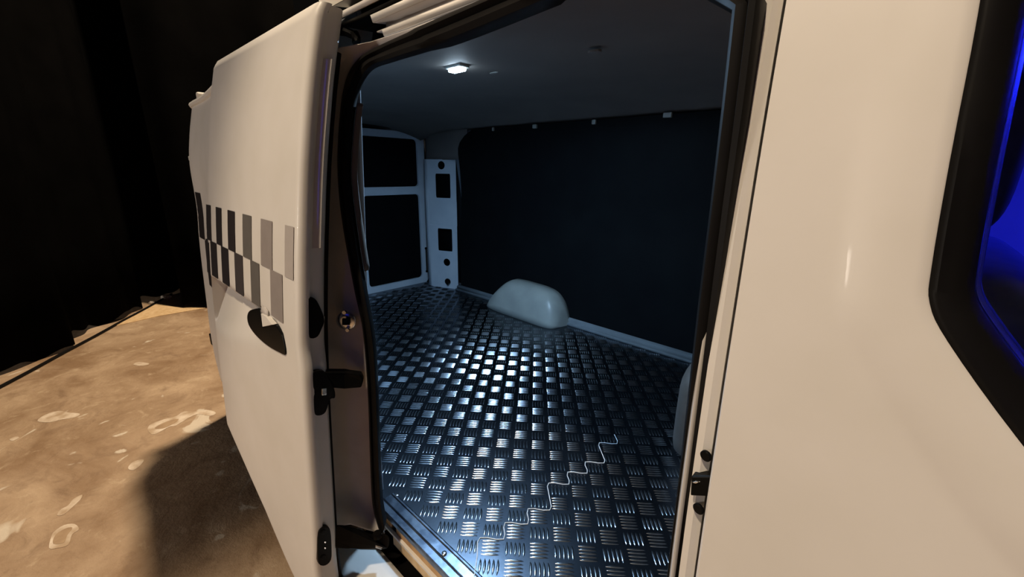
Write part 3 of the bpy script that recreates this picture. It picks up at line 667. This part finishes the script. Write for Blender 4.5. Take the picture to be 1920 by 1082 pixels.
def outline(p):                     # matching point on the door outline, cast from the window centre
    dx, dz = p.x - cxw, p.y - czw; t = 1e9
    for lim, dd, c in ((XD, dx, cxw), (0.98, dx, cxw), (0.36, dz, czw), (1.835, dz, czw)):
        if abs(dd) > 1e-6:
            q = (lim - c) / dd
            if q > 0: t = min(t, q)
    return Vector((cxw + dx * t, czw + dz * t, 0))
rings = []
for p in win:
    q = outline(p)
    d2 = (q - p); Ld = max(0.02, d2.length); row = []
    for s, dy in ((0, 0.000), (0.003, -0.003), (0.010, -0.004), (0.022, -0.004), (0.040, -0.0035), (0.047, -0.001), (0.056, 0.0)):
        t = min(0.9, s / Ld); c = p + d2 * t; row.append(Vector((c.x, Yb(c.y) + dy, c.y)))
    for t0 in (0.15, 0.3, 0.45, 0.6, 0.75, 0.9, 0.985, 1.0):
        s = 0.058 / Ld; t = min(1.0, s + (1 - s) * t0) if s < 1 else 1.0
        c = p + d2 * t; row.append(Vector((c.x + dxd(c.y) * sstep(0.02, XD, c.x), Yb(c.y) + 0.002 * sstep(0.985, 1.0, t0) * (c.x < XD + 0.003), c.y)))
    row.append(row[-1] + Vector((0, 0.025, 0)))
    rings.append(row)
fdoor = V(loft('front_door', rings, PAINT, closed_u=True, solid=0.003, soff=-1, label='white front door with dark framed window'))
fdoor['label'] = 'white front door with dark framed window'
def inner_off(d, dy):
    out = []
    for i, p in enumerate(win):
        t = (win[(i + 1) % len(win)] - win[i - 1]).normalized(); n_ = Vector((-t.y, t.x, 0))
        c = p + n_ * d; out.append(Vector((c.x, Yb(c.y) + dy, c.y)))
    return out
sg = 1 if (lambda a: a)(inner_off(0.01, 0)[16].x) > win[16].x else -1
rows = list(zip(inner_off(-0.002 * sg, -0.001), inner_off(0.002 * sg, -0.002), inner_off(0.008 * sg, 0.001), inner_off(0.015 * sg, 0.004), inner_off(0.019 * sg, 0.012), inner_off(0.0195 * sg, 0.022)))
wf = loft('window_seal', [list(r) for r in rows], RUBBER, fdoor, closed_u=True, solid=0.002, soff=0, label='black window frame')
rows = list(zip(inner_off(0.0185 * sg, 0.024), inner_off(0.0215 * sg, 0.022), inner_off(0.0235 * sg, 0.026), inner_off(0.0245 * sg, 0.036)))
loft('window_channel', [list(r) for r in rows], mat('clear_channel', (0.8, 0.85, 1.0), 0.25, trans=1.0, ior=1.2, noise=(20, (0.75, 0.8, 1.0), 0.4, 0.7)), fdoor, closed_u=True, solid=0.001, soff=0)
gl = inner_off(0.017 * sg, 0.030)
mesh('window_pane', gl, [tuple(range(len(gl)))], GLASS, fdoor, solid=0.003)
# inner door shell and cab
V(box('cab_floor', -0.12, 0.95, 0.45, 2.06, 0.50, 0.55, PLASTIC))
V(box('cab_partition', -0.126, -0.12, 0.45, 2.06, 0.55, 1.86, CABTRIM))
V(box('cab_headliner', -0.12, 0.95, 0.47, 2.06, 1.84, 1.85, CABTRIM))
V(box('dashboard', 0.75, 0.98, 0.44, 2.06, 0.55, 1.25, PLASTIC, bevel=0.03))
seat = V(cushion('seat_back', -0.02, 0.14, 0.60, 1.06, 0.85, 1.44, SEATCLOTH, 5, label='dark cab seat'))
cushion('headrest', -0.01, 0.09, 0.70, 0.96, 1.45, 1.64, SEATCLOTH, 4, parent=seat)
cushion('seat_base', 0.0, 0.48, 0.58, 1.08, 0.68, 0.88, SEATCLOTH, 5, parent=seat)
seat2 = V(cushion('seat_back', -0.02, 0.14, 1.42, 1.90, 0.85, 1.44, SEATCLOTH, 5))
cushion('headrest', -0.01, 0.09, 1.53, 1.79, 1.45, 1.64, SEATCLOTH, 4, parent=seat2)
cushion('seat_base', 0.0, 0.48, 1.40, 1.92, 0.68, 0.88, SEATCLOTH, 5, parent=seat2)
light('cab_blue_lamp', 'AREA', (0.42, 1.25, 1.82), 14.0, (0.012, 0.02, 1.0), 0.3)

# ================================================================== curtain and things on the floor
def drape(name, a, b, h, m, amp, freq, label, cat, group=None, hem=0.045, seed=1, n=220):
    rnd = random.Random(seed); a = Vector(a); b = Vector(b); d = b - a; L_ = d.length; t = d.normalized(); nn = Vector((-t.y, t.x, 0)); rows = []
    ph = rnd.uniform(0, 6)
    for i in range(n + 1):
        s = L_ * i / n
        w_ = math.sin(freq * s + ph + 0.8 * math.sin(0.9 * s)) + 0.45 * math.sin(2.3 * freq * s + 1.1) + 0.3 * math.sin(0.37 * freq * s)
        hz = hem + 0.030 * math.sin(freq * 1.3 * s + 2 * math.sin(1.9 * s)) + 0.018 * math.sin(freq * 3.1 * s)
        row = []
        for k in range(9):
            q = k / 8; z = hz + (h - hz) * q; am = amp * (1.15 - 0.5 * q)
            row.append(a + t * s + nn * am * w_ + Vector((0, 0, max(0.004, z) if k == 0 else z)))
        rows.append(row)
    o = loft(name, rows, m, solid=0.004, soff=0); return tag(o, label, cat, group)
def G(u, v): return P(u, v, 'z', 0)
h0 = G(0, 712); h1 = G(318, 552); dr = (h1 - h0).normalized()
drape('stage_curtain', h0 - dr * 1.5, h1 + dr * 2.6, 6.0, CLOTH, 0.055, 7.5, 'long black pleated curtain hanging behind the van', 'curtain', seed=3)
c0 = G(343, 580); c1 = G(392, 576); dd = (c1 - c0).normalized()
drape('curtain_leg', c0, c1 + dd * 1.2, 6.0, CLOTH, 0.03, 6.0, 'narrow black curtain panel beside the van rear corner', 'curtain', hem=0.03, seed=9, n=80)
cb = [G(0, 729), G(60, 697), G(120, 664), G(180, 632), G(230, 604), G(275, 580), G(322, 553)]
cb = [cb[0] - (cb[1] - cb[0]) * 2.0] + cb
tag(tube('floor_cable', catmull([p + Vector((0, 0, 0.012)) for p in cb], 5), 0.012, RUBBER), 'black cable lying on floor along the curtain', 'cable')
bd = [G(215, 612), G(300, 593), G(392, 577), G(380, 566), G(345, 552), G(322, 555)]
tag(slab('plywood_sheet', [p + Vector((0, 0, 0.001)) for p in bd], (0, 0, 0.006), PINE, bevel=0.001), 'pale tan board lying flat at the curtain foot', 'board')
rb = random.Random(5)  # the smaller lumps stand in for floor lit through the hem gaps
for n_, (u, v, r, lab) in enumerate([(312, 560, 0.05, 'pale plaster lump nearest the narrow black curtain panel'), (286, 570, 0.035, 'small pale lump standing in for lit floor, second from the narrow curtain panel'), (205, 603, 0.03, 'small pale lump standing in for lit floor at the middle of the curtain hem'), (196, 607, 0.02, 'tiny pale crumb standing in for lit floor beside the lump at the curtain hem')]):
    c = G(u, v); bm = bmesh.new(); bmesh.ops.create_icosphere(bm, subdivisions=2, radius=r)
    for vv in bm.verts: vv.co *= rb.uniform(0.78, 1.15); vv.co.z = max(-0.4 * r, vv.co.z * 0.6)
    me = bpy.data.meshes.new('hem_lump_lit_spot'); bm.to_mesh(me); bm.free(); me.materials.append(PLASTER)
    o = bpy.data.objects.new('hem_lump_lit_spot', me); COL.objects.link(o); o.location = c + Vector((0, 0, 0.4 * r)); tag(o, lab, 'rubble', 'plaster lumps along the curtain hem')
